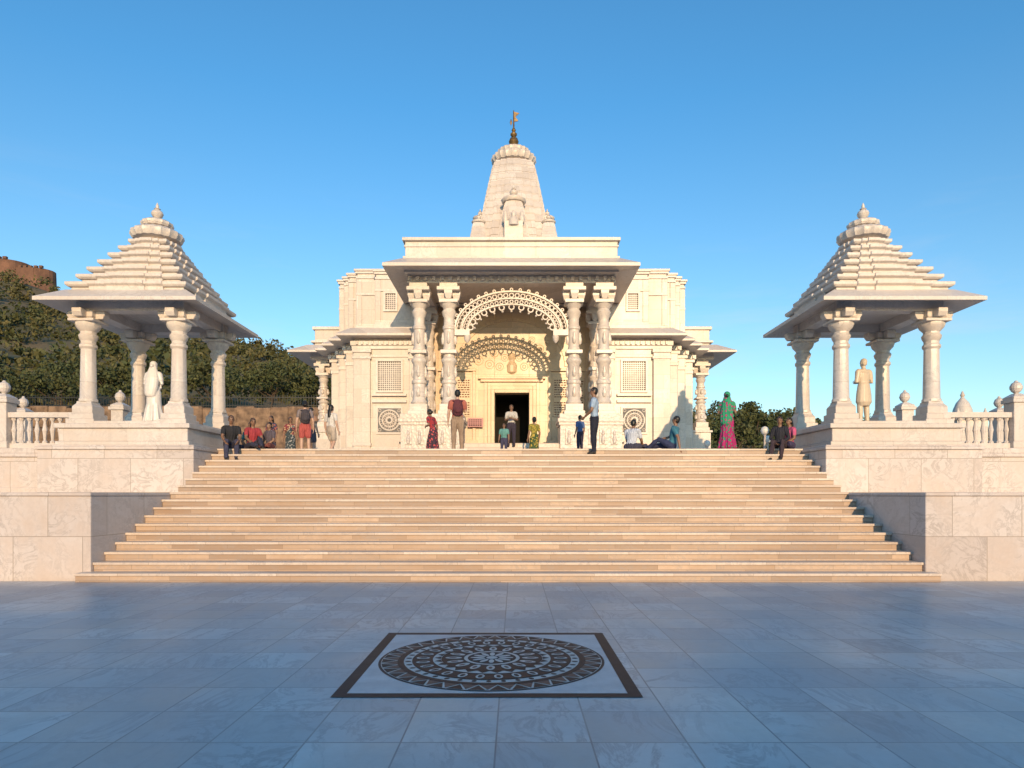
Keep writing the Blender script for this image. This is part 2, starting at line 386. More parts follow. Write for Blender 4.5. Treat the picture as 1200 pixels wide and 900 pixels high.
w.build('hall_walls',M_wall,T,bevel=.015); tr.build('cornices_and_mouldings',M_trim,T,bevel=.012)

wn=MB(); wb=MB()
def lattice(x0,x1,z0,z1,y,nx,nz,t=.032):
    wb.box(x0,x1,y-.010,y+.02,z0,z1)
    fr=.09
    wn.box(x0-fr,x0,y-.09,y+.02,z0-fr,z1+fr); wn.box(x1,x1+fr,y-.09,y+.02,z0-fr,z1+fr)
    wn.box(x0,x1,y-.088,y+.02,z1,z1+fr); wn.box(x0,x1,y-.088,y+.02,z0-fr,z0)
    for i in range(1,nx): 
        xx=x0+(x1-x0)*i/nx; wn.box(xx-t/2,xx+t/2,y-.030,y-.012,z0,z1)
    for i in range(1,nz):
        zz=z0+(z1-z0)*i/nz; wn.box(x0,x1,y-.028,y-.0125,zz-t/2,zz+t/2)
for sg in(-1,1):
    cx=sg*5.33
    lattice(cx-.50,cx+.50,6.15,7.42,29.2,11,14)
    wn.box(cx-.75,cx+.75,29.02,29.22,5.9,6.0)
    lattice(cx-.22,cx+.22,9.75,10.45,29.45,5,8)
    wn.box(cx-.58,cx+.58,29.13,29.22,4.25,5.45); wb.box(cx-.50,cx+.50,29.12,29.15,4.33,5.37)
    for R,r in((.44,.035),(.30,.03),(.12,.05)): wn.torusY(cx,29.11,4.85,R,r,24)
    for k in range(12):
        a=2*pi*k/12; wn.torusY(cx+.21*math.cos(a),29.11,4.85+.21*math.sin(a),.05,.018,8,4); wn.torusY(cx+.37*math.cos(a),29.11,4.85+.37*math.sin(a),.05,.015,8,4)
    for sx in(-1,1):
        for sz in(-1,1): wn.torusY(cx+sx*.42,29.11,4.85+sz*.42,.06,.02,8,4)
    wn.box(cx-.75,cx+.75,29.06,29.22,5.62,5.74)
wn.build('window_lattices_and_panels',M_trim,T); wb.build('window_backing',M_shade,T)

# porch facade with door
fa=MB(); FY=30.0; PF=3.55
dw,dz=.77,6.15
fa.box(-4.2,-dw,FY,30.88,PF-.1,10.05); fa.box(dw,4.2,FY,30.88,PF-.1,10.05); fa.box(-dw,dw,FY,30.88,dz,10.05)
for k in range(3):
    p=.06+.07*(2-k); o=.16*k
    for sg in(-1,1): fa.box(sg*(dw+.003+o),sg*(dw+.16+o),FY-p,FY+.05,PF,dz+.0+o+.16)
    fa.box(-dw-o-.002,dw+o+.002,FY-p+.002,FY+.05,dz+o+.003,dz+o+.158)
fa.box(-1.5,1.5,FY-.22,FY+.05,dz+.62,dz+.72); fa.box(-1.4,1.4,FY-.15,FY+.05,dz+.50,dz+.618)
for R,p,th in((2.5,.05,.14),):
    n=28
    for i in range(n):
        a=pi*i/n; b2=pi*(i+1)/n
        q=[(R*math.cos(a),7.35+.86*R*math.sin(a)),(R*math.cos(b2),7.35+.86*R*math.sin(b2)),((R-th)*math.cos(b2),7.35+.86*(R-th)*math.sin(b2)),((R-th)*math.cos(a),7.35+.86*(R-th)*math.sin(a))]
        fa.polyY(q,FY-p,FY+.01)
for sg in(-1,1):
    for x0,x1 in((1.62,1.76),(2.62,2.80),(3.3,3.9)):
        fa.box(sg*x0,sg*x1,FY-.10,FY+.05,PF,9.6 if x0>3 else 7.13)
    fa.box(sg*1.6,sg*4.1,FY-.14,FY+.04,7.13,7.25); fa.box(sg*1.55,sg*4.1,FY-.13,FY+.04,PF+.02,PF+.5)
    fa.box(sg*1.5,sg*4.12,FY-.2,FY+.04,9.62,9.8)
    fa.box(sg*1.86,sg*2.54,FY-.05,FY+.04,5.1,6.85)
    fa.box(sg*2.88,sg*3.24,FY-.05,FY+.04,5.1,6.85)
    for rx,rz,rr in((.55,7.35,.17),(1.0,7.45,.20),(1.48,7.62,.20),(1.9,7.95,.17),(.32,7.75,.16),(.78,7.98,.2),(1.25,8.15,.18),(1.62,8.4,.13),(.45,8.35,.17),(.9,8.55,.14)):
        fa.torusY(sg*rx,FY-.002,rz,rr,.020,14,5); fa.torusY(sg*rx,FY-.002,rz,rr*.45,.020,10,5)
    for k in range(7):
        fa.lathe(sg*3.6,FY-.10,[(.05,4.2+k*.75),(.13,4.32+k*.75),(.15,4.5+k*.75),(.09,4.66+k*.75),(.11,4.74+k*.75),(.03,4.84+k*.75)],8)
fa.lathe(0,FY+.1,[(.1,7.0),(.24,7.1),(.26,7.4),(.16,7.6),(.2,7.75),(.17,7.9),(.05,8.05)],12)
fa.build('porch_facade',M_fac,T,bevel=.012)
tx=MB()
for sg in(-1,1):
    for x0,x1,z0,z1 in((1.9,2.5,6.0,6.75),(1.9,2.5,5.2,5.75),(2.92,3.2,5.3,6.7)):
        z=z1
        while z>z0:
            x=x0
            while x<x1-.06:
                l=random.uniform(.05,.13); l=min(l,x1-x)
                tx.box(sg*x,sg*(x+l),FY-.056,FY-.04,z-.05,z); x+=l+.035
            z-=.105
tx.build('engraved_inscriptions',M_text,T)
dr=MB(); e_=.012
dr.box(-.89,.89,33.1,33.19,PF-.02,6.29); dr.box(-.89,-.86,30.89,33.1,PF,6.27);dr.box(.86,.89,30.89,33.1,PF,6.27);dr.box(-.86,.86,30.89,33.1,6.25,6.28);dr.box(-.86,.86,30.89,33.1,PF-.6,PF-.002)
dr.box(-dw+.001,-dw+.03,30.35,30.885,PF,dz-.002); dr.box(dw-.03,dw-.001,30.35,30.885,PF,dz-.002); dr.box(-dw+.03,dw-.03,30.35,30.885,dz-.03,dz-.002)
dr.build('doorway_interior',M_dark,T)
thr=MB(); thr.box(-dw,dw,FY,30.88,PF-.1,PF+.02); thr.build('threshold',M_trim,T)
sg_=empty('notice_board'); s=MB(); s.box(-1.96,-1.28,29.72,29.76,4.62,5.02); s.box(-1.92,-1.88,29.76,29.9,4.6,5.0); s.box(-1.36,-1.32,29.76,29.9,4.6,5.0); s.build('board',M_sign,sg_)
s=MB()
for z in(4.93,4.84,4.75,4.68): 
    for k in range(6): s.box(-1.92+.1*k,-1.92+.1*k+.075,29.71,29.72,z-.02,z+.02)
s.build('lettering',M_ink,sg_)

po=MB()
po.box(-4.3,4.3,25.5,30.0,ZP-.01,PF)
for i in range(4):
    y=24.1+.35*i; po.box(-1.78,1.78,y,25.5,ZP-.01,ZP+.18*(i+1)-(0 if i<3 else .001))
po.box(-4.35,-4.301,25.6,30,ZP,PF+.1); po.box(4.301,4.35,25.6,30,ZP,PF+.1)
po.build('porch_floor_and_steps',M_step,T,bevel=.01)
pd=MB()
for sg in(-1,1):
    a,b_=1.85,4.2
    def P(p,z0,z1): pd.box(sg*(a-p),sg*(b_+p),25.35-p,26.65+p,z0,z1)
    P(.10,ZP,3.08);P(.04,3.08,3.25);P(.08,3.25,3.36);P(0,3.36,4.25);P(.05,4.25,4.36);P(.09,4.36,4.5);P(.03,4.5,4.68)
    for k in range(5):
        x=a+.2+k*.43; pd.box(sg*x,sg*(x+.26),25.30,25.36,3.5,4.12); pd.lathe(sg*(x+.13),25.30,[(.07,3.55),(.09,3.7),(.05,3.85),(.07,3.92),(.03,4.05)],8)
    pd.box(sg*3.75,sg*4.1,26.75,29.0,PF,4.5); pd.box(sg*3.70,sg*4.15,26.75,29.0,4.5,4.62)
pd.build('column_pedestals',M_carve,T,bevel=.01)
def tcol(m,ms,x,y,zb,zt,s=1.0):
    H=zt-zb
    ms.cbox(x,y,.42*s,.42*s,zb,zb+.16); ms.cbox(x,y,.36*s,.36*s,zb+.16,zb+.42)
    q=lambda r,k:(r*s,zb+.42+(H-1.17)*k)
    prof=[q(.30,0),q(.34,.02),q(.30,.04),q(.27,.05),q(.27,.20),q(.31,.21),q(.31,.235),q(.25,.25),q(.25,.40),q(.30,.415),q(.33,.435),q(.30,.455),q(.24,.47),q(.24,.50)]
    m.lathe(x,y,prof,16,rib=.04)
    ms.cbox(x,y,.33*s,.33*s,zb+.42+(H-1.17)*.50,zb+.42+(H-1.17)*.535)
    prof=[q(.25,.535),q(.27,.55),q(.24,.57),q(.23,.58),q(.23,.74),q(.27,.75),q(.27,.775),q(.22,.79),q(.22,.86),q(.26,.88),q(.30,.92),q(.23,.95),q(.36,1.0)]
    m.lathe(x,y,prof,16,rib=.04)
    for dx,dy in((1,0),(-1,0),(0,-1)):
        fx,fy=x+dx*.25*s,y+dy*.25*s
        for k0,k1,r in((.07,.18,.09),(.27,.38,.08),(.60,.72,.08)):
            za,zb2=q(0,k0)[1],q(0,k1)[1]; d=zb2-za
            m.lathe(fx,fy,[(.03,za),(r*.8,za+.1*d),(r,za+.45*d),(r*.6,za+.7*d),(r*.75,za+.82*d),(.02,zb2)],8)
    ms.cbox(x,y,.38*s,.38*s,zt-.75,zt-.62)
    for dx,dy in((1,0),(-1,0),(0,1),(0,-1)):
        ms.fr(x+dx*.30*s,y+dy*.30*s,[(.10*s,.10*s,zt-.62),(.16*s,.16*s,zt-.42),(.17*s,.17*s,zt-.30)])
    ms.cbox(x,y,.46*s,.46*s,zt-.30,zt-.16); ms.cbox(x,y,.36*s,.36*s,zt-.16,zt)
cm=MB(); cs=MB()
for sg in(-1,1):
    for x in(2.42,3.58): tcol(cm,cs,sg*x,26.0,4.68,9.75,.95)
    tcol(cm,cs,sg*3.6,29.3,4.62,9.75,.8)
    tcol(cm,cs,sg*9.45,33.55,4.8,8.30,.85); tcol(cm,cs,sg*9.45,37.8,4.8,8.30,.85)
cm.build('column_shafts',M_shaft,T,auto=40); cs.build('column_capitals',M_trim,T,bevel=.01)
be=MB()
be.box(-4.0,4.0,25.72,26.28,9.75,10.02)
for sg in(-1,1): be.box(sg*3.32,sg*3.86,26.281,29.98,9.752,10.022)
for k in range(26):
    x=-3.9+k*.312; be.box(x-.06,x+.06,25.60,25.72,9.82,10.0)
def lp(ix,yf,z): return [(-4.73+ix,yf,z),(4.73-ix,yf,z),(4.73-ix,29.4,z),(-4.73+ix,29.4,z)]
be.rings([lp(.65,25.3,10.10),lp(0,24.5,10.0),lp(0,24.5,10.12),lp(.6,25.2,10.52)])
be.box(-4.06,4.06,25.28,31.5,10.024,10.1)
be.build('porch_beams_and_eave',M_trim,T)
pr=MB()
pr.box(-4.02,4.02,25.32,31.4,10.45,11.2); pr.box(-4.10,4.10,25.24,31.45,10.5,10.62); pr.box(-4.06,4.06,25.28,31.42,10.98,11.05); pr.box(-4.12,4.12,25.2,31.5,11.2,11.32)
pr.build('porch_parapet',M_wall,T,bevel=.012)
# torana arch
ta=MB(); Rx=2.22; zc=8.0; Rz=1.52; n=34; yA=26.0
def ell_(r,a): return ((Rx-r)*math.cos(a),zc+(Rz-r)*math.sin(a))
for r0,r1,yt in((0,.06,.09),(.27,.32,.07),(.50,.55,.08)):
    for i in range(n):
        a=pi*i/n; b2=pi*(i+1)/n
        ta.polyY([ell_(r0,a),ell_(r0,b2),ell_(r1,b2),ell_(r1,a)],yA-yt,yA+yt)
for i in range(29):
    a=pi*(i+.5)/29
    x,z=ell_(.165,a); ta.torusY(x,yA,z,.080,.026,12,6)
    x,z=ell_(.41,a); ta.torusY(x,yA,z,.062,.024,12,6)
for i in range(58):
    a=pi*(i+.5)/58; x,z=ell_(.165+.08*(1 if i%2 else -1),a); ta.torusY(x,yA,z,.02,.018,6,4)
for i in range(13):
    a=pi*(i+.5)/13; x,z=ell_(.62,a); ta.torusY(x,yA,z,.10,.030,12,6); x,z=ell_(.78,a); ta.torusY(x,yA,z,.015,.03,6,5)
for i in range(21):
    a=pi*(i+.5)/21; x,z=ell_(-.06,a); ta.torusY(x,yA,z,.05,.028,10,6)
for sg in(-1,1):
    ta.box(sg*1.62,sg*2.2,yA-.13,yA+.13,7.78,8.0); ta.lathe(sg*1.72,yA,[(.03,7.5),(.12,7.62),(.14,7.78)],10)
ta.build('torana_arch',M_shaft,T,auto=50)

# shikhara
SX,SY=0.07,40.0
def ratha(h):
    side=[(1,-.32),(1,.32),(.93,.32),(.93,.60),(.84,.60),(.84,.84),(.60,.84),(.60,.93),(.32,.93)]
    pts=[]
    for k in range(4):
        c_,s_=math.cos(k*pi/2),math.sin(k*pi/2)
        for x,y in side: pts.append((h*(c_*x-s_*y),h*(s_*x+c_*y)))
    return pts
def spire(m,cx,cy,zb,zt,hf,n):
    R=[]
    for i in range(n):
        z0=zb+(zt-zb)*i/n; z1=zb+(zt-zb)*(i+1)/n
        h=hf((z0-zb)/(zt-zb)); h1=hf((z1-zb)/(zt-zb))
        for hh_,zz in((h*.985,z0),(h,z0+.05*(z1-z0)),(h1*1.0,z1-.09*(z1-z0)),(h1*.985,z1-.04*(z1-z0))):
            R.append([(cx+x,cy+y,zz) for x,y in ratha(hh_)])
    m.rings(R)
sp=MB()
def hmain(t): return 2.55-(2.55-1.24)*(t**1.75)
spire(sp,SX,SY,11.6,21.15,hmain,22)
spire(sp,SX,SY-2.3,13.0,18.0,lambda t:1.12-.62*t**2.0,16)
for sg in(-1,1):
    spire(sp,SX+sg*2.0,SY,13.0,18.0,lambda t:.95-.58*t**2.2,16)
    spire(sp,SX+sg*2.0,SY-1.7,12,17.1,lambda t:.80-.46*t**2.2,16)
sp.box(SX-3.1,SX+3.1,SY-3.1,SY+3.1,11.4,14.6)
sp.build('shikhara_spire',M_spire,T)
am=MB()
am.lathe(SX,SY,[(1.05,21.12),(.95,21.3)],24)
amalaka(am,SX,SY,21.22,1.36,44); amalaka(am,SX,SY,21.72,1.02,40); am.lathe(SX,SY,[(.55,22.1),(.7,22.2),(.45,22.35),(.3,22.42)],24)
for cx,cy,z,r in((SX,SY-2.3,17.97,.72),(SX+2.0,SY,18.0,.46),(SX-2.0,SY,18.0,.46),(SX+2.0,SY-1.7,17.1,.42),(SX-2.0,SY-1.7,17.1,.42)):
    amalaka(am,cx,cy,z,r,24); kalash(am,cx,cy,z+.5*r,r*.9)
am.box(SX-.5,SX+.5,SY-3.55,SY-3.2,15.2,16.55); am.lathe(SX,SY-3.45,[(.3,16.3),(.28,16.6),(.12,16.8),(.16,16.95),(.05,17.15)],10)
for sg in(-1,1): am.lathe(SX+sg*.45,SY-3.4,[(.12,16.5),(.18,16.7),(.1,16.9),(.12,17.0),(.03,17.2)],8)
am.build('amalaka_and_niche',M_shaft,T,auto=45)
fl=MB()
fl.lathe(SX,SY,[(.14,22.4),(.22,22.5),(.30,22.7),(.22,22.9),(.10,22.98),(.20,23.1),(.20,23.18),(.08,23.28),(.13,23.4),(.05,23.55),(.035,24.55),(.01,24.6)],14)
fl.add([(SX,SY-.02,24.5),(SX+.34,SY-.02,24.42),(SX+.1,SY-.02,24.2),(SX+.28,SY-.02,23.95),(SX,SY-.02,23.9),(SX,SY+.02,24.5),(SX+.34,SY+.02,24.42),(SX+.1,SY+.02,24.2),(SX+.28,SY+.02,23.95),(SX,SY+.02,23.9)],
       [(0,4,2),(0,2,1),(4,3,2),(5,7,9),(5,6,7),(9,7,8),(0,1,6,5),(1,2,7,6),(2,3,8,7),(3,4,9,8)])
fl.lathe(SX-.16,SY,[(.02,23.7),(.08,23.85),(.02,24.05)],8)
fl.build('finial_and_flag',M_brass,T,auto=40)

# ------------------------------------------------------------ lamps / posts
def globe_lamp(x,y):
    e=empty('garden_lamp'); a=MB(); a.lathe(x,y,[(.10,ZP),(.10,ZP+.05),(.04,ZP+.1),(.03,ZP+.6),(.06,ZP+.64)],12); a.build('stem',M_trim,e,auto=40)
    b=MB(); b.lathe(x,y,[(.04,ZP+.64),(.10,ZP+.68),(.13,ZP+.77),(.10,ZP+.86),(.03,ZP+.9)],14); b.build('globe',M_lamp,e,smooth=True)
for x,y in((7.9,20.8),(7.6,26),(-7.9,22),(9.2,24)): globe_lamp(x,y)
def post(x,y):
    e=empty('marble_post'); q2=MB()
    q2.cbox(x,y,.25,.25,ZP,3.05); q2.cbox(x,y,.20,.20,3.05,4.45); q2.cbox(x,y,.26,.26,4.45,4.56)
    q2.fr(x,y,[(.22,.22,4.56),(.22,.22,4.62),(.08,.08,4.72)])
    q2.lathe(x,y,[(.04,4.71),(.07,4.74),(.13,4.80),(.17,4.9),(.13,5.02),(.05,5.08),(.03,5.14)],14)
    q2.build('post',M_trim,e,bevel=.01)
post(-13.2,22.6); post(13.3,22.6); post(-17.5,24); post(17.5,24)

# ------------------------------------------------------------ people
class Body:
    def __init__(s): s.v=[]; s.f=[]; s.m=[]
    def tube(s,pts,rad,m,side=None,flat=1.0,n=12):
        pts=[Vector(p) for p in pts]; o=len(s.v); K=len(pts)
        def fr(d):
            sd=Vector(side) if side is not None else (d.cross(Vector((0,1,0))) if abs(d.y)<.9 else d.cross(Vector((1,0,0))))
            sd=(sd-d*sd.dot(d)).normalized(); return sd,d.cross(sd).normalized()
        seq=[]
        for i in range(K):
            d=((pts[min(i+1,K-1)]-pts[max(i-1,0)])).normalized()
            if i==0: seq.append((pts[0]-d*rad[0]*.5*min(1,flat+.2),rad[0]*.7,d))
            seq.append((pts[i],rad[i],d))
            if i==K-1: seq.append((pts[i]+d*rad[i]*.5*min(1,flat+.2),rad[i]*.7,d))
        for c,r,d in seq:
            a,b=fr(d)
            for k in range(n):
                t=2*pi*k/n; s.v.append(tuple(c+a*(r*math.cos(t))+b*(r*flat*math.sin(t))))
        q=len(seq)
        for i in range(q-1):
            for k in range(n):
                k2=(k+1)%n; s.f.append((o+i*n+k,o+i*n+k2,o+(i+1)*n+k2,o+(i+1)*n+k)); s.m.append(m)
        s.f.append(tuple(o+k for k in reversed(range(n)))); s.m.append(m)
        s.f.append(tuple(o+(q-1)*n+k for k in range(n))); s.m.append(m)
    def ell(s,c,r,m,rot=None,nu=12,nv=8):
        c=Vector(c); o=len(s.v); 
        for i in range(nv+1):
            t=pi*i/nv
            for k in range(nu):
                p=2*pi*k/nu; e=max(math.sin(t),.03)
                q=Vector((r[0]*e*math.cos(p),r[1]*e*math.sin(p),r[2]*math.cos(t)))
                if rot is not None: q=rot@q
                s.v.append(tuple(c+q))
        for i in range(nv):
            for k in range(nu):
                k2=(k+1)%nu; s.f.append((o+i*nu+k,o+(i+1)*nu+k,o+(i+1)*nu+k2,o+i*nu+k2)); s.m.append(m)
        s.f.append(tuple(o+k for k in range(nu))); s.m.append(m)
        s.f.append(tuple(o+nv*nu+k for k in reversed(range(nu)))); s.m.append(m)

CL={}
def cloth(c,pat=None):
    key=(c,pat)
    if key in CL: return CL[key]
    m,nt,b=new_mat('cloth_%d'%len(CL))
    tc=N(nt,'ShaderNodeTexCoord').outputs['Object']
    base=mix(nt,ramp(nt,noise(nt,tc,5,4,.6),.35,.65),c,tuple(x*.72 for x in c))
    if pat:
        vo=N(nt,'ShaderNodeTexVoronoi'); vo.inputs['Scale'].default_value=14; nt.links.new(tc,vo.inputs['Vector'])
        base=mix(nt,ramp(nt,vo.outputs[0],.42,.34),base,pat)
    nt.links.new(base,b.inputs['Base Color']); b.inputs['Roughness'].default_value=.85
    wv=N(nt,'ShaderNodeTexWave'); wv.inputs['Scale'].default_value=5; wv.inputs['Distortion'].default_value=6; wv.bands_direction='X'
    nt.links.new(tc,wv.inputs['Vector'])
    bp=N(nt,'ShaderNodeBump'); bp.inputs['Strength'].default_value=.5; bp.inputs['Distance'].default_value=.02
    nt.links.new(wv.outputs['Fac'],bp.inputs['Height']); nt.links.new(bp.outputs[0],b.inputs['Normal'])
    CL[key]=m; return m
def skinmat(c): 
    key=('s',c)
    if key not in CL: CL[key]=plain('skin_%d'%len(CL),c,.5,tuple(x*.85 for x in c),20)
    return CL[key]
M_hair=plain('black_hair',(.012,.010,.009),.45)
M_shoe=plain('shoe_leather',(.03,.025,.022),.5); M_eye=plain('eye_dark',(.01,.008,.008),.3); M_lip=plain('lip',(.22,.07,.05),.6)
BR=(.24,.13,.08); FAIR=(.50,.32,.24)

def person(name,loc,yaw,H=1.68,top=(.5,.5,.5),bot=(.05,.05,.07),topP=None,botP=None,skin=BR,hair='short',pose='stand',arms='down',
           lower='trousers',sleeve=.5,tilt=0,headyaw=0,pack=None,veil=None,fem=False,allmat=None,coat=False,vox=.0155,shoe=True):
    B=Body(); h=H
    MT,MBt,MS,MH,MSh,MP,MV,ME,ML=range(9)
    V3=lambda x,y,z:Vector((x*h,y*h,z*h))
    dz=0
    if pose in('cross','step','lean'): dz=-.46
    if pose=='stand': legs=[(V3(-.052,0,.50),V3(-.060,.012,.28),V3(-.062,0,.045),(0,1)),(V3(.052,0,.50),V3(.064,.016,.28),V3(.070,.01,.045),(.25,1))]
    elif pose=='walk': legs=[(V3(-.052,0,.50),V3(-.055,.085,.29),V3(-.055,.12,.045),(0,1)),(V3(.052,0,.50),V3(.055,.02,.27),V3(.055,-.12,.06),(0,1))]
    elif pose=='cross': legs=[(V3(-.06,0,.065),V3(-.18,.19,.085),V3(.02,.24,.04),(1,.2)),(V3(.06,0,.065),V3(.18,.19,.085),V3(-.02,.30,.04),(-1,.2))]
    elif pose=='step': legs=[(V3(-.055,0,.06),V3(-.075,.225,.11),V3(-.065,.34,-.155),(0,1)),(V3(.055,0,.06),V3(.075,.225,.11),V3(.085,.36,-.155),(0,1))]
    elif pose=='lean': legs=[(V3(-.055,0,.06),V3(-.07,.20,.17),V3(-.06,.36,.045),(0,1)),(V3(.055,0,.06),V3(.07,.23,.08),V3(.05,.44,.045),(0,1))]
    cl=.007
    for hp,kn,an,fd in legs:
        if lower=='shorts':
            mid=hp.lerp(kn,.75)
            B.tube([hp,hp.lerp(kn,.4),mid],[.060*h,.058*h,.054*h],MBt)
            B.tube([mid,kn,kn.lerp(an,.3),an],[.040*h,.033*h,.034*h,.022*h],MS)
        else:
            B.tube([hp,hp.lerp(kn,.5),kn,kn.lerp(an,.35),kn.lerp(an,.8),an+Vector((0,0,.005*h))],[(.056+cl)*h,(.048+cl)*h,(.036+cl)*h,(.036+cl)*h,(.026+cl)*h,(.027+cl)*h],MBt)
        f=Vector((fd[0],fd[1],0)).normalized()
        B.tube([an+Vector((0,0,-.018*h))-f*.015*h,an+f*.045*h+Vector((0,0,-.024*h)),an+f*.095*h+Vector((0,0,-.030*h))],[.026*h,.027*h,.019*h],MSh if shoe else MS,side=(f.y,-f.x,0),flat=.75)
    pv=V3(0,0,.52+dz); R=Matrix.Rotation(-math.radians(tilt),3,'X')
    def U(x,y,z): return pv+R@(V3(x,y,z+dz)-pv)
    sdx=(1,0,0)
    hipr=.098 if not fem else .104; wr=.083 if not fem else .074; cr=.100 if not fem else .090; sr=.092 if not fem else .082
    B.tube([U(0,0,.485),U(0,0,.53),U(0,0,.565)],[hipr*h*.92,hipr*h,hipr*h*.94],MBt,side=sdx,flat=.70)
    B.tube([U(0,0,.555),U(0,.003,.62),U(0,.006,.70),U(0,.003,.765),U(0,0,.805)],[(hipr-.002)*h,wr*h,cr*h,(cr+.004)*h,sr*h*.78],MT,side=sdx,flat=.66)
    if coat: B.tube([U(0,0,.33),U(0,0,.45),U(0,0,.60)],[.125*h,.118*h,.095*h],MT,side=sdx,flat=.75)
    if fem and pose in('stand','walk'):
        for sx in(-1,1): B.ell(U(sx*.042,.050,.725),(.040*h,.034*h,.042*h),MT)
    B.tube([U(0,-.005,.80),U(0,.004,.845),U(0,.008,.875)],[.040*h,.031*h,.030*h],MS)
    A={'down':((.140,-.012,.635),(.150,.035,.49)),'front':((.138,-.01,.64),(.040,.135,.655)),'hip':((.185,-.03,.66),(.105,.03,.56)),
       'up':((.17,.07,.74),(.075,.10,.90)),'knees':((.13,.10,.66),(.09,.235,.60)),'back':((.15,-.11,.66),(.17,-.17,.50)),'phone':((.135,.02,.65),(.05,.16,.74)),'lap':((.14,.03,.64),(.05,.14,.555))}
    arr=arms if isinstance(arms,tuple) else (arms,arms)
    hands=[]
    for sx,an in zip((-1,1),arr):
        e,wv=A[an]; sh=U(sx*(.105 if not fem else .095),0,.795); el=U(sx*e[0],e[1],e[2]); wr_=U(sx*wv[0],wv[1],wv[2])
        B.tube([U(sx*.05,0,.80),sh],[.040*h,.043*h],MT)
        if sleeve>=1:
            B.tube([sh,sh.lerp(el,.5),el,el.lerp(wr_,.5),el.lerp(wr_,.95)],[.042*h,.036*h,.030*h,.027*h,.022*h],MT); B.tube([el.lerp(wr_,.9),wr_],[.018*h,.016*h],MS)
        else:
            c_=sh.lerp(el,.35+sleeve*.6)
            B.tube([sh,sh.lerp(el,.3),c_],[.043*h,.040*h,.036*h],MT)
            B.tube([c_.lerp(sh,.1),el,el.lerp(wr_,.35),wr_],[.029*h,.025*h,.024*h,.016*h],MS)
        d=(wr_-el).normalized(); hands.append((wr_,d,sx))
        pc=wr_+d*.028*h; sdv=Vector((0,1,0)) if abs(d.z)>.5 else Vector((sx*0,0,1))
        B.tube([wr_,pc,wr_+d*.05*h],[.016*h,.025*h,.024*h],MS,side=sdv,flat=.45)
    hc=U(0,.012,.930); HR=R@Matrix.Rotation(math.radians(headyaw),3,'Z')
    def Hd(x,y,z): return hc+HR@Vector((x*h,y*h,z*h))
    B.ell(Hd(0,-.004,.012),(.044*h,.054*h,.055*h),MS,HR)
    B.ell(Hd(0,.012,-.022),(.034*h,.038*h,.044*h),MS,HR)
    B.ell(Hd(0,.052,-.006),(.008*h,.011*h,.014*h),MS,HR)
    for sx in(-1,1): B.ell(Hd(sx*.045,-.004,-.004),(.006*h,.011*h,.017*h),MS,HR)
    B.ell(Hd(0,-.012,.020),(.049*h,.056*h,.054*h),MH,HR)
    if hair in('long','bun'): B.ell(Hd(0,-.025,-.008),(.050*h,.045*h,.050*h),MH,HR)
    if hair=='long': B.tube([Hd(0,-.045,-.01),Hd(0,-.062,-.07),U(0,-.068,.76)],[.040*h,.042*h,.028*h],MH,side=sdx,flat=.5)
    if hair=='bun': B.ell(Hd(0,-.075,-.01),(.027*h,.024*h,.027*h),MH,HR)
    if hair=='short': B.ell(Hd(0,-.028,-.008),(.042*h,.034*h,.040*h),MH,HR)
    if veil:
        B.ell(Hd(0,-.014,.016),(.058*h,.062*h,.062*h),MV,HR); B.tube([Hd(0,-.03,-.02),U(0,-.03,.83),U(0,-.045,.72),U(-.01,-.06,.56),U(-.02,-.065,.46)],[.056*h,.082*h,.108*h,.105*h,.09*h],MV,side=sdx,flat=.62)
        B.ell(Hd(0,.030,-.008),(.036*h,.036*h,.046*h),MS,HR)
    if lower=='skirt':
        if pose in('stand','walk'):
            B.tube([U(0,0,.575),V3(0,0,.50),V3(0,.01,.28),V3(0,.01,.05)],[.085*h,.108*h,.118*h,.150*h],MBt,side=sdx,flat=.80,n=18)
            for k in range(9):
                a=2*pi*k/9; B.tube([V3(.07*math.cos(a),.05*math.sin(a),.45),V3(.145*math.cos(a),.115*math.sin(a),.04)],[.016*h,.022*h],MBt)
            B.tube([U(-.09,.02,.80),U(0,.075,.70),U(.09,.03,.57)],[.03*h,.045*h,.04*h],MV if veil else MBt,side=(0,0,1),flat=.4)
        else:
            k1=(legs[0][1]+legs[1][1])/2; a1=(legs[0][2]+legs[1][2])/2
            B.tube([V3(0,0,.07),k1,k1.lerp(a1,.85)],[.105*h,.10*h,.085*h],MBt,side=sdx,flat=.62)
    if pack:
        B.tube([U(0,-.095,.60),U(0,-.115,.66),U(0,-.115,.74),U(0,-.095,.80)],[.070*h,.085*h,.082*h,.060*h],MP,side=sdx,flat=.62)
        B.ell(U(0,-.155,.65),(.06*h,.03*h,.045*h),MP)
        for sx in(-1,1): B.tube([U(sx*.065,-.06,.81),U(sx*.075,.03,.815),U(sx*.08,.075,.75),U(sx*.085,.05,.64),U(sx*.07,-.05,.60)],[.014*h]*5,MP)
    me=bpy.data.meshes.new(name+'_raw'); me.from_pydata(B.v,[],B.f); me.update()
    ob=bpy.data.objects.new('tmp',me); COL.objects.link(ob)
    bm=bmesh.new(); bm.from_mesh(me); bmesh.ops.recalc_face_normals(bm,faces=bm.faces); bm.to_mesh(me); bm.free()
    rm=ob.modifiers.new('r','REMESH'); rm.mode='VOXEL'; rm.voxel_size=vox*(h/1.7)
    sm=ob.modifiers.new('s','SMOOTH'); sm.iterations=2; sm.factor=.5
    dg=bpy.context.evaluated_depsgraph_get(); dg.update()
    nm=bpy.data.meshes.new_from_object(ob.evaluated_get(dg)); 
    bpy.data.objects.remove(ob)
    nv=[tuple(v.co) for v in nm.vertices]; nf=[tuple(p.vertices) for p in nm.polygons]
    bvh=BVHTree.FromPolygons(B.v,B.f)
    mi=[]
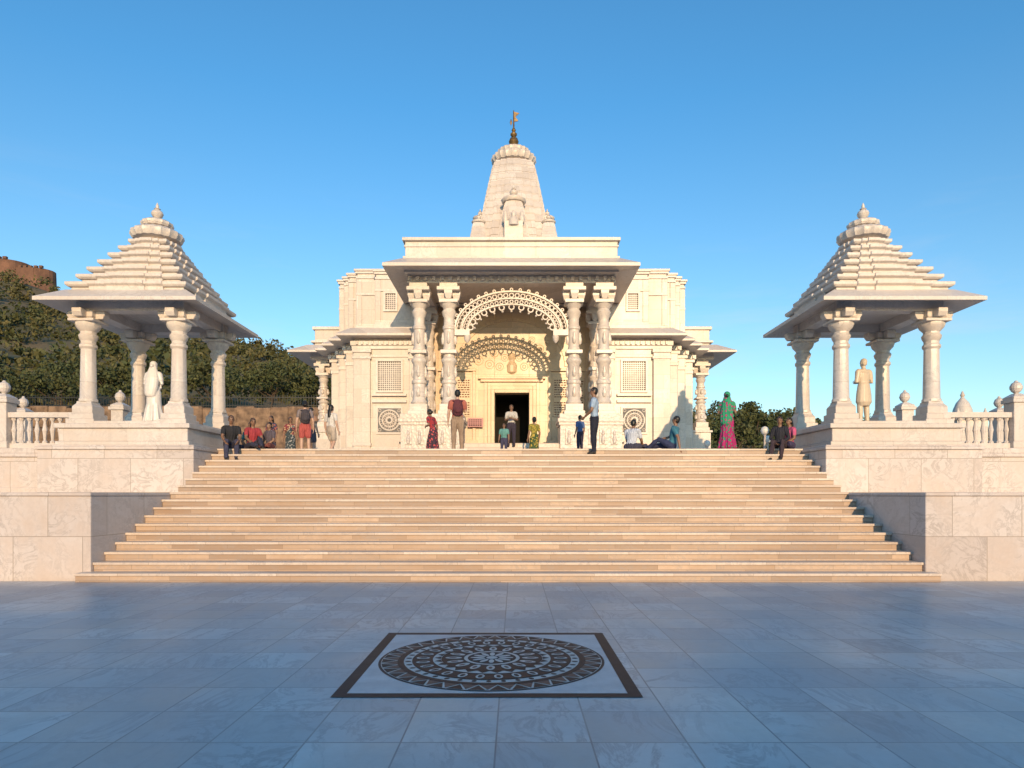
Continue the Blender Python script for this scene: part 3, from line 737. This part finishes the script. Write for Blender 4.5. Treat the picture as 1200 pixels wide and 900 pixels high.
    for p in nm.polygons:
        r=bvh.find_nearest(p.center); mi.append(B.m[r[2]] if r[2] is not None else 0)
    bpy.data.meshes.remove(nm)
    E=Body()
    for wr_,d,sx in hands:
        sdv=Vector((0,1,0)) if abs(d.z)>.5 else Vector((0,0,1)); sdv=(sdv-d*sdv.dot(d)).normalized()
        nrm=d.cross(sdv)*(-sx)
        for k,(o,l) in enumerate(((-.018,.036),(-.006,.044),(.006,.047),(.018,.042))):
            b0=wr_+d*.048*h+sdv*o*h; b1=b0+d*l*.5*h+nrm*.004*h; b2=b1+(d*.8+nrm*.6).normalized()*l*.5*h
            E.tube([b0,b1,b2],[.0052*h,.0048*h,.0038*h],MS,n=6)
        b0=wr_+d*.015*h+sdv*.020*h; b1=b0+(d*.6+sdv*.8).normalized()*.022*h; E.tube([b0,b1,b1+d*.018*h],[.006*h,.0055*h,.0045*h],MS,n=6)
    for sx in(-1,1):
        E.ell(Hd(sx*.0175,.0465,.004),(.0075*h,.004*h,.0035*h),ME,HR,8,5); E.ell(Hd(sx*.0175,.0485,.0135),(.011*h,.003*h,.002*h),ME,HR,8,5)
    E.ell(Hd(0,.0485,-.030),(.012*h,.004*h,.0035*h),ML,HR,8,5)
    o=len(nv); nv+=E.v; nf+=[tuple(i+o for i in f) for f in E.f]; mi+=E.m
    me2=bpy.data.meshes.new(name); me2.from_pydata(nv,[],nf); me2.update()
    if allmat: mats=[allmat]*9
    else: mats=[cloth(top,topP),cloth(bot,botP),skinmat(skin),M_hair,M_shoe,cloth(pack or (.05,.05,.05)),cloth(veil or (.5,.1,.1),topP),M_eye,M_lip]
    for mt in mats: me2.materials.append(mt)
    me2.polygons.foreach_set('material_index',mi); me2.polygons.foreach_set('use_smooth',[True]*len(nf)); me2.update()
    po_=bpy.data.objects.new(name,me2); COL.objects.link(po_); po_.location=loc; po_.rotation_euler=(0,0,math.radians(yaw))
    return po_

s1=person('marble_statue_of_woman',(-PX-.10,PY,3.56),0,H=1.72,allmat=M_statw,veil=(1,1,1),lower='skirt',fem=True,arms='front',hair='bun',vox=.013)
s2=person('stone_statue_of_man',(PX+.02,PY,3.56),15,H=1.80,allmat=M_staty,arms='front',hair='short',sleeve=1,coat=True,vox=.013)

P=ZP
person('man_with_backpack',(-1.5,19.0,P),8,H=1.76,top=(.42,.13,.10),bot=(.34,.24,.17),skin=FAIR,pack=(.12,.03,.04),hair='short',arms=('down','phone'))
person('man_in_blue_shirt',(2.22,17.58,P-SH),78,H=1.77,top=(.36,.48,.64),bot=(.012,.014,.03),arms=('lap','hip'),hair='short',headyaw=10)
person('child',(2.05,19.7,P),40,H=1.12,top=(.08,.14,.32),bot=(.03,.03,.06),hair='short')
person('woman_in_white_top',(-5.72,21.3,P),-25,H=1.64,top=(.66,.64,.62),bot=(.45,.38,.32),skin=FAIR,lower='shorts',fem=True,hair='long',pose='walk')
person('woman_with_backpack',(-6.30,20.5,P),20,H=1.66,top=(.24,.20,.21),bot=(.45,.09,.08),skin=FAIR,fem=True,hair='bun',pack=(.06,.05,.06),lower='shorts')
person('man_in_shorts',(-6.75,22.6,P),-30,H=1.72,top=(.32,.18,.12),bot=(.07,.07,.10),skin=FAIR,hair='short',lower='shorts')
person('woman_in_patterned_dress',(-8.57,23.9,P),160,H=1.60,top=(.05,.05,.10),topP=(.35,.10,.08),bot=(.05,.05,.10),botP=(.45,.25,.12),lower='skirt',fem=True,hair='long')
person('woman_in_patterned_dress',(-7.95,24.1,P),200,H=1.58,top=(.22,.05,.06),topP=(.5,.35,.2),bot=(.04,.06,.07),botP=(.3,.3,.3),lower='skirt',fem=True,hair='long')
person('woman_in_red_sari',(-2.45,21.2,P),60,H=1.52,top=(.42,.04,.05),topP=(.05,.03,.05),bot=(.06,.03,.05),botP=(.5,.08,.08),lower='skirt',fem=True,hair='bun',pose='walk',tilt=14,arms=('front','down'))
person('woman_with_dark_hair',(0.0,24.95,P+.54),175,H=1.60,top=(.55,.52,.48),bot=(.04,.03,.05),lower='trousers',fem=True,hair='long',arms='front')
person('child',(-.22,21.6,P),170,H=1.08,top=(.12,.30,.28),bot=(.05,.05,.10),hair='short')
person('woman_in_green_sari',(.82,23.8,P),30,H=1.55,top=(.25,.22,.04),bot=(.05,.09,.03),botP=(.45,.32,.05),topP=(.4,.3,.05),lower='skirt',fem=True,hair='bun')
person('man_in_white_shirt',(3.37,18.7,P),-35,H=1.70,top=(.58,.62,.70),bot=(.05,.05,.08),pose='cross',hair='short',arms='knees',tilt=14)
person('man_in_teal_shirt',(4.42,18.25,P),62,H=1.72,top=(.05,.20,.28),bot=(.03,.04,.10),pose='lean',hair='short',arms=('back','knees'),tilt=-10)
person('woman_in_magenta_sari',(5.95,18.35,P),-20,H=1.60,top=(.04,.28,.14),topP=(.4,.02,.15),bot=(.40,.02,.14),botP=(.03,.22,.12),veil=(.03,.30,.16),lower='skirt',fem=True,hair='bun',arms='front')
person('seated_woman_in_black',(7.25,17.98,P),150,H=1.62,top=(.02,.02,.03),bot=(.05,.03,.04),pose='step',fem=True,hair='long',arms='lap',sleeve=1)
person('seated_woman_in_pink',(7.60,18.2,P),110,H=1.62,top=(.55,.10,.22),bot=(.06,.05,.12),pose='cross',fem=True,hair='long',arms='lap')
person('seated_man_in_black',(-7.50,17.98,P),205,H=1.68,top=(.02,.02,.025),bot=(.05,.05,.09),pose='step',hair='short',arms='knees',tilt=10)
person('seated_woman_in_red',(-7.05,18.30,P),215,H=1.62,top=(.35,.04,.05),bot=(.04,.04,.07),pose='lean',fem=True,hair='long',arms='knees',tilt=5)
person('seated_woman_in_teal',(-7.45,19.2,P),190,H=1.60,top=(.04,.16,.18),bot=(.05,.04,.06),pose='cross',fem=True,hair='long',arms='lap')
person('seated_boy',(-6.65,18.5,P),150,H=1.45,top=(.10,.08,.10),bot=(.20,.06,.05),pose='cross',hair='short',arms='lap')

# ------------------------------------------------------------ background
def crest(X):
    xs=[-260,-138,-125,-104,-69,-53,0,50,85,140,260]; zs=[64,58.5,56,48,40.5,37,28,20,10,6,3]
    return np.interp(X,xs,zs)
def hh(X,Y):
    t=np.clip((Y-58)/122,0,1); base=np.where(X<-12,8.4,np.interp(X,[-12,10],[8.4,2.0]))
    return base+(crest(X)-base)*(t**.85)+.8*np.sin(X*.21+Y*.13)+.6*np.sin(X*.09-Y*.17)
nx,ny=90,50; xs=np.linspace(-260,260,nx); ys=np.linspace(60,330,ny)
Xg,Yg=np.meshgrid(xs,ys); Zg=hh(Xg,Yg)-np.clip((Yg-210)/120,0,1)*8; Zg[0,:]=-.5
hv=[(float(a),float(b),float(c)) for a,b,c in zip(Xg.ravel(),Yg.ravel(),Zg.ravel())]
hf=[(j*nx+i,j*nx+i+1,(j+1)*nx+i+1,(j+1)*nx+i) for j in range(ny-1) for i in range(nx-1)]
m=MB(); m.add(hv,hf); m.build('hill',M_hill,smooth=True)

def leaves(C,R,per,size,name,mat,parent=None):
    n=len(C); tot=n*per
    c=np.repeat(C,per,0); r=np.repeat(R,per,0)
    d=rng.normal(size=(tot,3)); d/=np.linalg.norm(d,axis=1)[:,None]
    rad=rng.uniform(.45,1.08,size=(tot,1))
    p=c+d*r*rad
    a=rng.normal(size=(tot,3))+d*.6; a/=np.linalg.norm(a,axis=1)[:,None]
    b=np.cross(a,rng.normal(size=(tot,3))); b/=np.linalg.norm(b,axis=1)[:,None]; a=np.cross(b,a)
    s=rng.uniform(.5,1.3,size=(tot,1))*size
    V=np.stack([p-a*s,p-b*s*.55,p+a*s,p+b*s*.55],1).reshape(-1,3)
    me=bpy.data.meshes.new(name); me.vertices.add(len(V)); me.vertices.foreach_set('co',V.ravel())
    me.loops.add(tot*4); me.loops.foreach_set('vertex_index',np.arange(tot*4)); me.polygons.add(tot)
    me.polygons.foreach_set('loop_start',np.arange(tot)*4); me.polygons.foreach_set('loop_total',np.full(tot,4))
    me.materials.append(mat); me.update(calc_edges=True); me.validate()
    o=bpy.data.objects.new(name,me); COL.objects.link(o)
    if parent: o.parent=parent
    return o
n=1900
X=rng.uniform(-215,110,n); Y=60+125*rng.uniform(0,1,n)**.9
keep=np.abs(X)<Y*.95+25; X=X[keep];Y=Y[keep]
s=rng.uniform(1.0,2.8,len(X)); Z=hh(X,Y)+s*.5
C=[];R=[]
for x,y,z,q in zip(X,Y,Z,s):
    for k in range(3):
        C.append((x+random.uniform(-1,1)*q*.8,y+random.uniform(-1,1)*q*.8,z+random.uniform(-.4,.6)*q)); R.append((q*random.uniform(.5,.9),q*random.uniform(.5,.9),q*random.uniform(.4,.75)))
leaves(np.array(C),np.array(R),26,.44,'hillside_trees',M_leaf)

def tree(x,y,z,H,rad):
    e=empty('tree'); t=Body()
    t.tube([(x,y,z-.3),(x+.1,y,z+H*.25),(x+.2,y+.1,z+H*.5)],[.05*H*.6,.035*H*.6,.022*H*.6],0,n=10)
    C=[];R=[]
    for k in range(9):
        a=2*pi*k/9+random.uniform(-.3,.3); rr=rad*random.uniform(.45,.85); zz=z+H*random.uniform(.5,.88)
        tip=(x+rr*math.cos(a),y+rr*math.sin(a),zz)
        st=(x+.12,y,z+H*random.uniform(.25,.48)); mid=((st[0]+tip[0])/2,(st[1]+tip[1])/2,(st[2]+tip[2])/2-.15*H*.3)
        t.tube([st,mid,tip],[.014*H,.009*H,.003*H],0,n=6)
        for j in range(3):
            C.append((tip[0]+random.uniform(-.35,.35)*rad,tip[1]+random.uniform(-.35,.35)*rad,tip[2]+random.uniform(-.3,.3)*rad)); q=rad*random.uniform(.2,.38); R.append((q,q,q*.75))
    for j in range(4): C.append((x+random.uniform(-.3,.3)*rad,y+random.uniform(-.3,.3)*rad,z+H*.9)); q=rad*.3; R.append((q,q,q*.7))
    me=bpy.data.meshes.new('trunk'); me.from_pydata(t.v,[],t.f); me.materials.append(M_bark); me.update(); o=bpy.data.objects.new('trunk_and_limbs',me); COL.objects.link(o); o.parent=e
    leaves(np.array(C),np.array(R),90,.16,'crown',M_leaf2,e)
for x,y,z,H,r in((-21,58,8.4,4.6,2.6),(-27,60,8.4,5.2,2.8),(-34,57.5,8.4,4.2,2.4),(-42,62,8.4,5.4,3.0),(-17.5,60,8.4,4.2,2.3),(-50,64,8.4,5.5,3.2),
                 (19.5,56,1.5,8.2,2.4),(24,58,1.5,7.4,2.7),(28.5,60,1.5,6.8,2.6),(16.5,52,1.5,6.6,2.2),(33,62,1.5,7.0,2.8),
                 (38,64,1.5,6.4,3),(44,63,1.5,6.2,3),(50,62,1.5,6.4,3.2)):
    tree(x,y,z,H,r)
C=[];R=[]
for k in range(44):
    x=random.uniform(9.5,36); y=random.uniform(40,48); C.append((x,y,ZP+random.uniform(.3,2.0))); q=random.uniform(.5,1.0); R.append((q,q,q*.8))
leaves(np.array(C),np.array(R),160,.13,'shrubs',M_leaf2)

rw=MB(); x=-60
while x<-12.5:
    for (z0,z1,dy) in((ZP-.02,5.2,0),(5.2,7.2,.25),(7.2,8.9,.5)):
        xx=x+random.uniform(-.1,.1); rw.box(xx,xx+1.5,55+dy+random.uniform(-.12,.12),57.6,z0,z1+random.uniform(-.08,.12))
    x+=1.42
rw.build('rubble_wall',M_rock,bevel=.06)
fe=empty('iron_fence'); q=MB(); x=-60
while x<-12.5:
    q.box(x-.02,x+.02,55.98,56.02,8.8,9.95); x+=.22
q.box(-60,-12.5,55.97,56.03,9.72,9.78); q.box(-60,-12.5,55.97,56.03,9.05,9.1); q.build('bars_and_rails',M_iron,fe)
fo=empty('hill_fort'); q=MB()
fz=50
q.box(-152,-136.5,190,197,fz,66.2); q.lathe(-136.5,193.5,[(3.9,fz),(3.4,66.2)],20)
q.box(-220,-145,188.5,198,fz,68.2); q.lathe(-145,193.3,[(5.2,fz),(4.7,68.21)],20)
x=-151.5
while x<-134.5: q.box(x,x+.9,190.0,190.7,66.2,66.8); x+=1.5
x=-219
while x<-143: q.box(x,x+1.0,188.5,189.3,68.2,68.9); x+=1.7
q.build('walls_and_bastions',M_fort,fo)
sh=empty('small_shrine'); q=MB(); q.cbox(26.9,40,.9,.9,-.05,6.0); q.cbox(26.9,40,1.05,1.05,6.0,6.15); q.lathe(26.9,40,[(.55,6.15),(.55,6.3),(.5,6.7),(.34,7.1),(.14,7.35),(.08,7.45),(.13,7.55),(.03,7.8)],20)
for sg in(-1,1): q.lathe(26.9+sg*.8,39.2,[(.14,6.15),(.16,6.35),(.08,6.5),(.02,6.7)],12)
q.build('tower',M_wall,sh,auto=35)

# ------------------------------------------------------------ light
EL,AZ=12.0,7.0
S=Vector((math.sin(math.radians(AZ))*math.cos(math.radians(EL)),-math.cos(math.radians(AZ))*math.cos(math.radians(EL)),math.sin(math.radians(EL))))
sun=bpy.data.lights.new('sun','SUN'); sun.energy=4.4; sun.angle=math.radians(.5); sun.color=(1,.69,.39)
so=bpy.data.objects.new('sun',sun); COL.objects.link(so); so.rotation_euler=S.to_track_quat('Z','Y').to_euler(); so.location=(10,-40,30)
wd=bpy.data.worlds.new('World'); scene.world=wd; wd.use_nodes=True; nt=wd.node_tree
sk=nt.nodes.new('ShaderNodeTexSky'); sk.sky_type='NISHITA'; sk.sun_disc=False; sk.sun_elevation=math.radians(EL); sk.sun_rotation=math.radians(180-AZ)
sk.air_density=1.0; sk.dust_density=.6; sk.ozone_density=2.0
tcw=nt.nodes.new('ShaderNodeTexCoord').outputs['Generated']
spw=nt.nodes.new('ShaderNodeSeparateXYZ'); nt.links.new(tcw,spw.inputs[0])
el=ramp(nt,spw.outputs[2],.0,.50)
tint=mix(nt,el,(1.45,1.50,1.42),(.68,1.45,1.78))
skc=mix(nt,1.0,sk.outputs[0],tint,'MULTIPLY')
mpw=nt.nodes.new('ShaderNodeMapping'); mpw.inputs['Scale'].default_value=(1,1,5); nt.links.new(tcw,mpw.inputs[0])
cn=noise(nt,mpw.outputs[0],2.6,6,.62,.4)
cf=math_n(nt,'MULTIPLY',math_n(nt,'MULTIPLY',ramp(nt,cn,.50,.72),ramp(nt,spw.outputs[2],.42,.12)),.32)
skc=mix(nt,cf,skc,(5.2,5.2,5.4))
nt.links.new(skc,nt.nodes['Background'].inputs[0]); nt.nodes['Background'].inputs[1].default_value=.145

# ------------------------------------------------------------ camera
cd=bpy.data.cameras.new('camera'); co=bpy.data.objects.new('camera',cd); COL.objects.link(co)
co.location=(.12,0,1.6); co.rotation_euler=(math.radians(90),0,0)
cd.sensor_width=36; cd.lens=23.52; cd.shift_x=-.0025; cd.shift_y=.1083; cd.clip_end=6000; cd.clip_start=.05
scene.camera=co
scene.view_settings.view_transform='Standard'; scene.view_settings.look='None'; scene.view_settings.exposure=0
